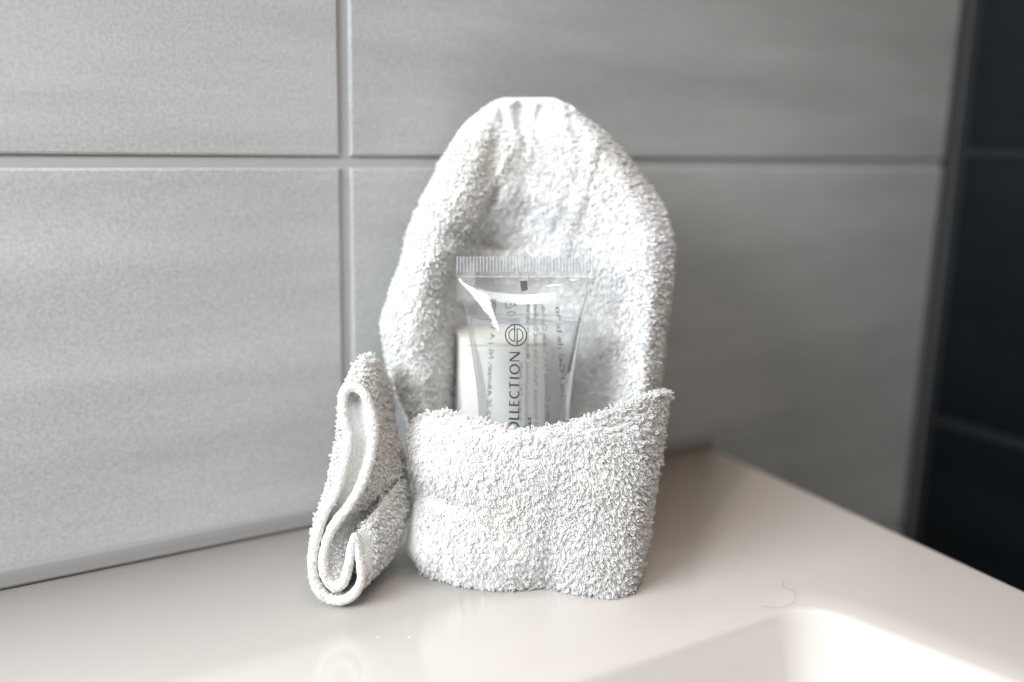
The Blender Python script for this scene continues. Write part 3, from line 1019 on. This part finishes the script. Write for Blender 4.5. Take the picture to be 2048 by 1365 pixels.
# letter: (char, photo y of its start (lower end) and of its end); reads from bottom to top, tops to the left
LET = [('C', 866, 849), ('O', 845.5, 826.5), ('L', 823, 813.5), ('L', 810, 800.5), ('E', 796.5, 786), ('C', 782.5, 765.5), ('T', 763, 750), ('I', 745, 741), ('O', 736.5, 716.5), ('N', 711.5, 694)]
for ch, ya, yb in LET:
    st = Strokes()
    base_x = 1038.5 + (ya - 780) * -0.012
    for pts, w in glyph(ch, ya - yb):
        pts = np.asarray(pts, float)
        st.add(np.stack([base_x - pts[:, 1], ya - pts[:, 0]], 1), w)
    st.build('letter', M_INK, tube)
# round emblem
st = Strokes()
cx, cy, RR = 1032, 662, 20.2
st.add(arc(cx, cy, RR, RR, 0, 360, 120), 2.2)
x1, x2 = cx - 2.4, cx + 2.4
st.add([(x1, cy - RR), (x1, cy + 12)], 2.0)
st.add(arc(x1, cy, 11.0, 12, 90, 270, 50), 2.0)
st.add([(x2, cy + RR), (x2, cy - 12)], 2.0)
st.add(arc(x2, cy, 11.0, 12, -90, 90, 50), 2.0)
st.build('emblem', M_INK, tube)
# dark register mark under the crimp
st = Strokes()
st.add([(1047, 561), (1047.5, 570), (1049.5, 579)], [13.5, 13.5, 13.0])
st.build('register_mark', simple('dark_grey_print', (0.05, 0.06, 0.075), 0.5), tube, 0.0002)

def text_mesh(body, size_px, shear=0.0):
    cu = bpy.data.curves.new('print', 'FONT')
    cu.body, cu.size, cu.shear, cu.resolution_u = body, 1.0, shear, 3
    cu.offset = 0.012
    ob = bpy.data.objects.new('print', cu)
    COL.objects.link(ob)
    me = bpy.data.meshes.new_from_object(ob)
    v = np.array([p.co[:2] for p in me.vertices])
    f = [tuple(p.vertices) for p in me.polygons]
    bpy.data.objects.remove(ob)
    bpy.data.curves.remove(cu)
    bpy.data.meshes.remove(me)
    return v * size_px, f

def print_line(body, size, x_bot, y_bot, x_top, y_top, tops_left, side, off, material, name='printed_line', shear=0.0, anchor='top'):
    """a line of small print running up the tube; mirrored when on the back wall"""
    v, f = text_mesh(body, size, shear)
    L = v[:, 0].max()
    full = math.hypot(x_top - x_bot, y_top - y_bot)
    k_ = full / L
    t = v[:, 0] / L
    sx = -1 if tops_left else 1
    X = x_bot + (x_top - x_bot) * t + sx * v[:, 1]
    Yp = y_bot + (y_top - y_bot) * t
    x, s_ = pxs(X, Yp)
    return new_mesh(name, front_pt(x, s_, off, side), f, material, tube, smooth=False)
print_line('glass', 13, 1061, 858, 1061, 817, True, -1, 0.00015, M_INK)
BO = -0.00012
BACK = [('Bad douche | Gel de baño', 15, 1136, 905, 1112, 617),
        ('Lauryl Sulfate, Cocamide DEA, Sodium Chloride,', 12.5, 1099, 905, 1084, 612),
        ('Lauroyl Sarcosinate, Parfum, Citric Acid, Disodium', 12.5, 1073, 905, 1068, 612),
        ('Methylchloroisothiazolinone, Magnesium Nitrate', 12.5, 1051, 905, 1054, 612),
        ('Aqua, Sodium EAC made', 11.5, 1036, 905, 1040, 735),
        ('1, 8 1812 SE Alkmaar, NL | A T 00800', 13.5, 965, 905, 984, 600)]
for body, sz, xb, yb, xt, yt in BACK:
    print_line(body, sz, xb, yb, xt, yt, False, 1, BO, M_INKB)
# small pictograms printed on the back wall
st = Strokes()
st.add([(1012, 606), (1012, 620), (1022, 620), (1022, 606), (1012, 606)], 1.2)
st.add([(1026, 606), (1034, 618)], 1.2); st.add([(1034, 606), (1026, 618)], 1.2)
st.add(arc(1023, 632, 8, 4, 0, 360, 30), 1.6)
st.add([(1012, 645), (1018, 650), (1024, 646)], [1, 6, 1])
st.build('pictogram', M_INKB, tube, BO, 1)

# ------------------------------------------------------------------ hair and lint on the basin
def strand(name, pix, r_, material, label, cat, group=None):
    C = cr(np.array(pix, float), 60)
    Cw = G(C[:, 0], C[:, 1], 0.0007)
    o = new_mesh(name, tube_mesh(Cw, np.full(60, r_), False, 5).reshape(-1, 3), grid_faces(60, 5, True), material)
    return tag(o, label, cat, group)
strand('hair', [(1567, 1160), (1566, 1172), (1582, 1180), (1591, 1188), (1588, 1204), (1575, 1212), (1562, 1216), (1535, 1214), (1522, 1212)], 0.000032, M_HAIR,
       'short curled hair lying on the basin ledge by the bowl corner', 'hair')
def fleck(pixel, r_, mat_, label, seed):
    r = np.random.default_rng(seed)
    p = G(*map(np.array, pixel), 0.0) if False else G(np.array(pixel[0], float), np.array(pixel[1], float), 0.0)
    import bmesh
    bm = bmesh.new()
    bmesh.ops.create_icosphere(bm, subdivisions=1, radius=r_)
    for v in bm.verts:
        v.co = Vector((v.co.x * r.uniform(0.6, 1.8), v.co.y * r.uniform(0.5, 1.2), abs(v.co.z) * 0.5)) + Vector(p)
    V = [v.co[:] for v in bm.verts]
    bm.verts.index_update()
    Fc = [tuple(v.index for v in f.verts) for f in bm.faces]
    bm.free()
    tag(new_mesh('lint_fleck', V, Fc, mat_, smooth=False), label, 'lint', 'specks of lint on the basin')
fleck((818, 1275), 0.00042, M_LINT, 'larger white lint speck on the basin below the gap between rolled corner and pocket', 1)
fleck((756, 1274), 0.00030, M_LINT, 'smaller white lint speck on the basin, left of the larger one', 2)
fleck((870, 1290), 0.00020, M_HAIR, 'tiny dark speck on the basin in front of the pocket', 3)
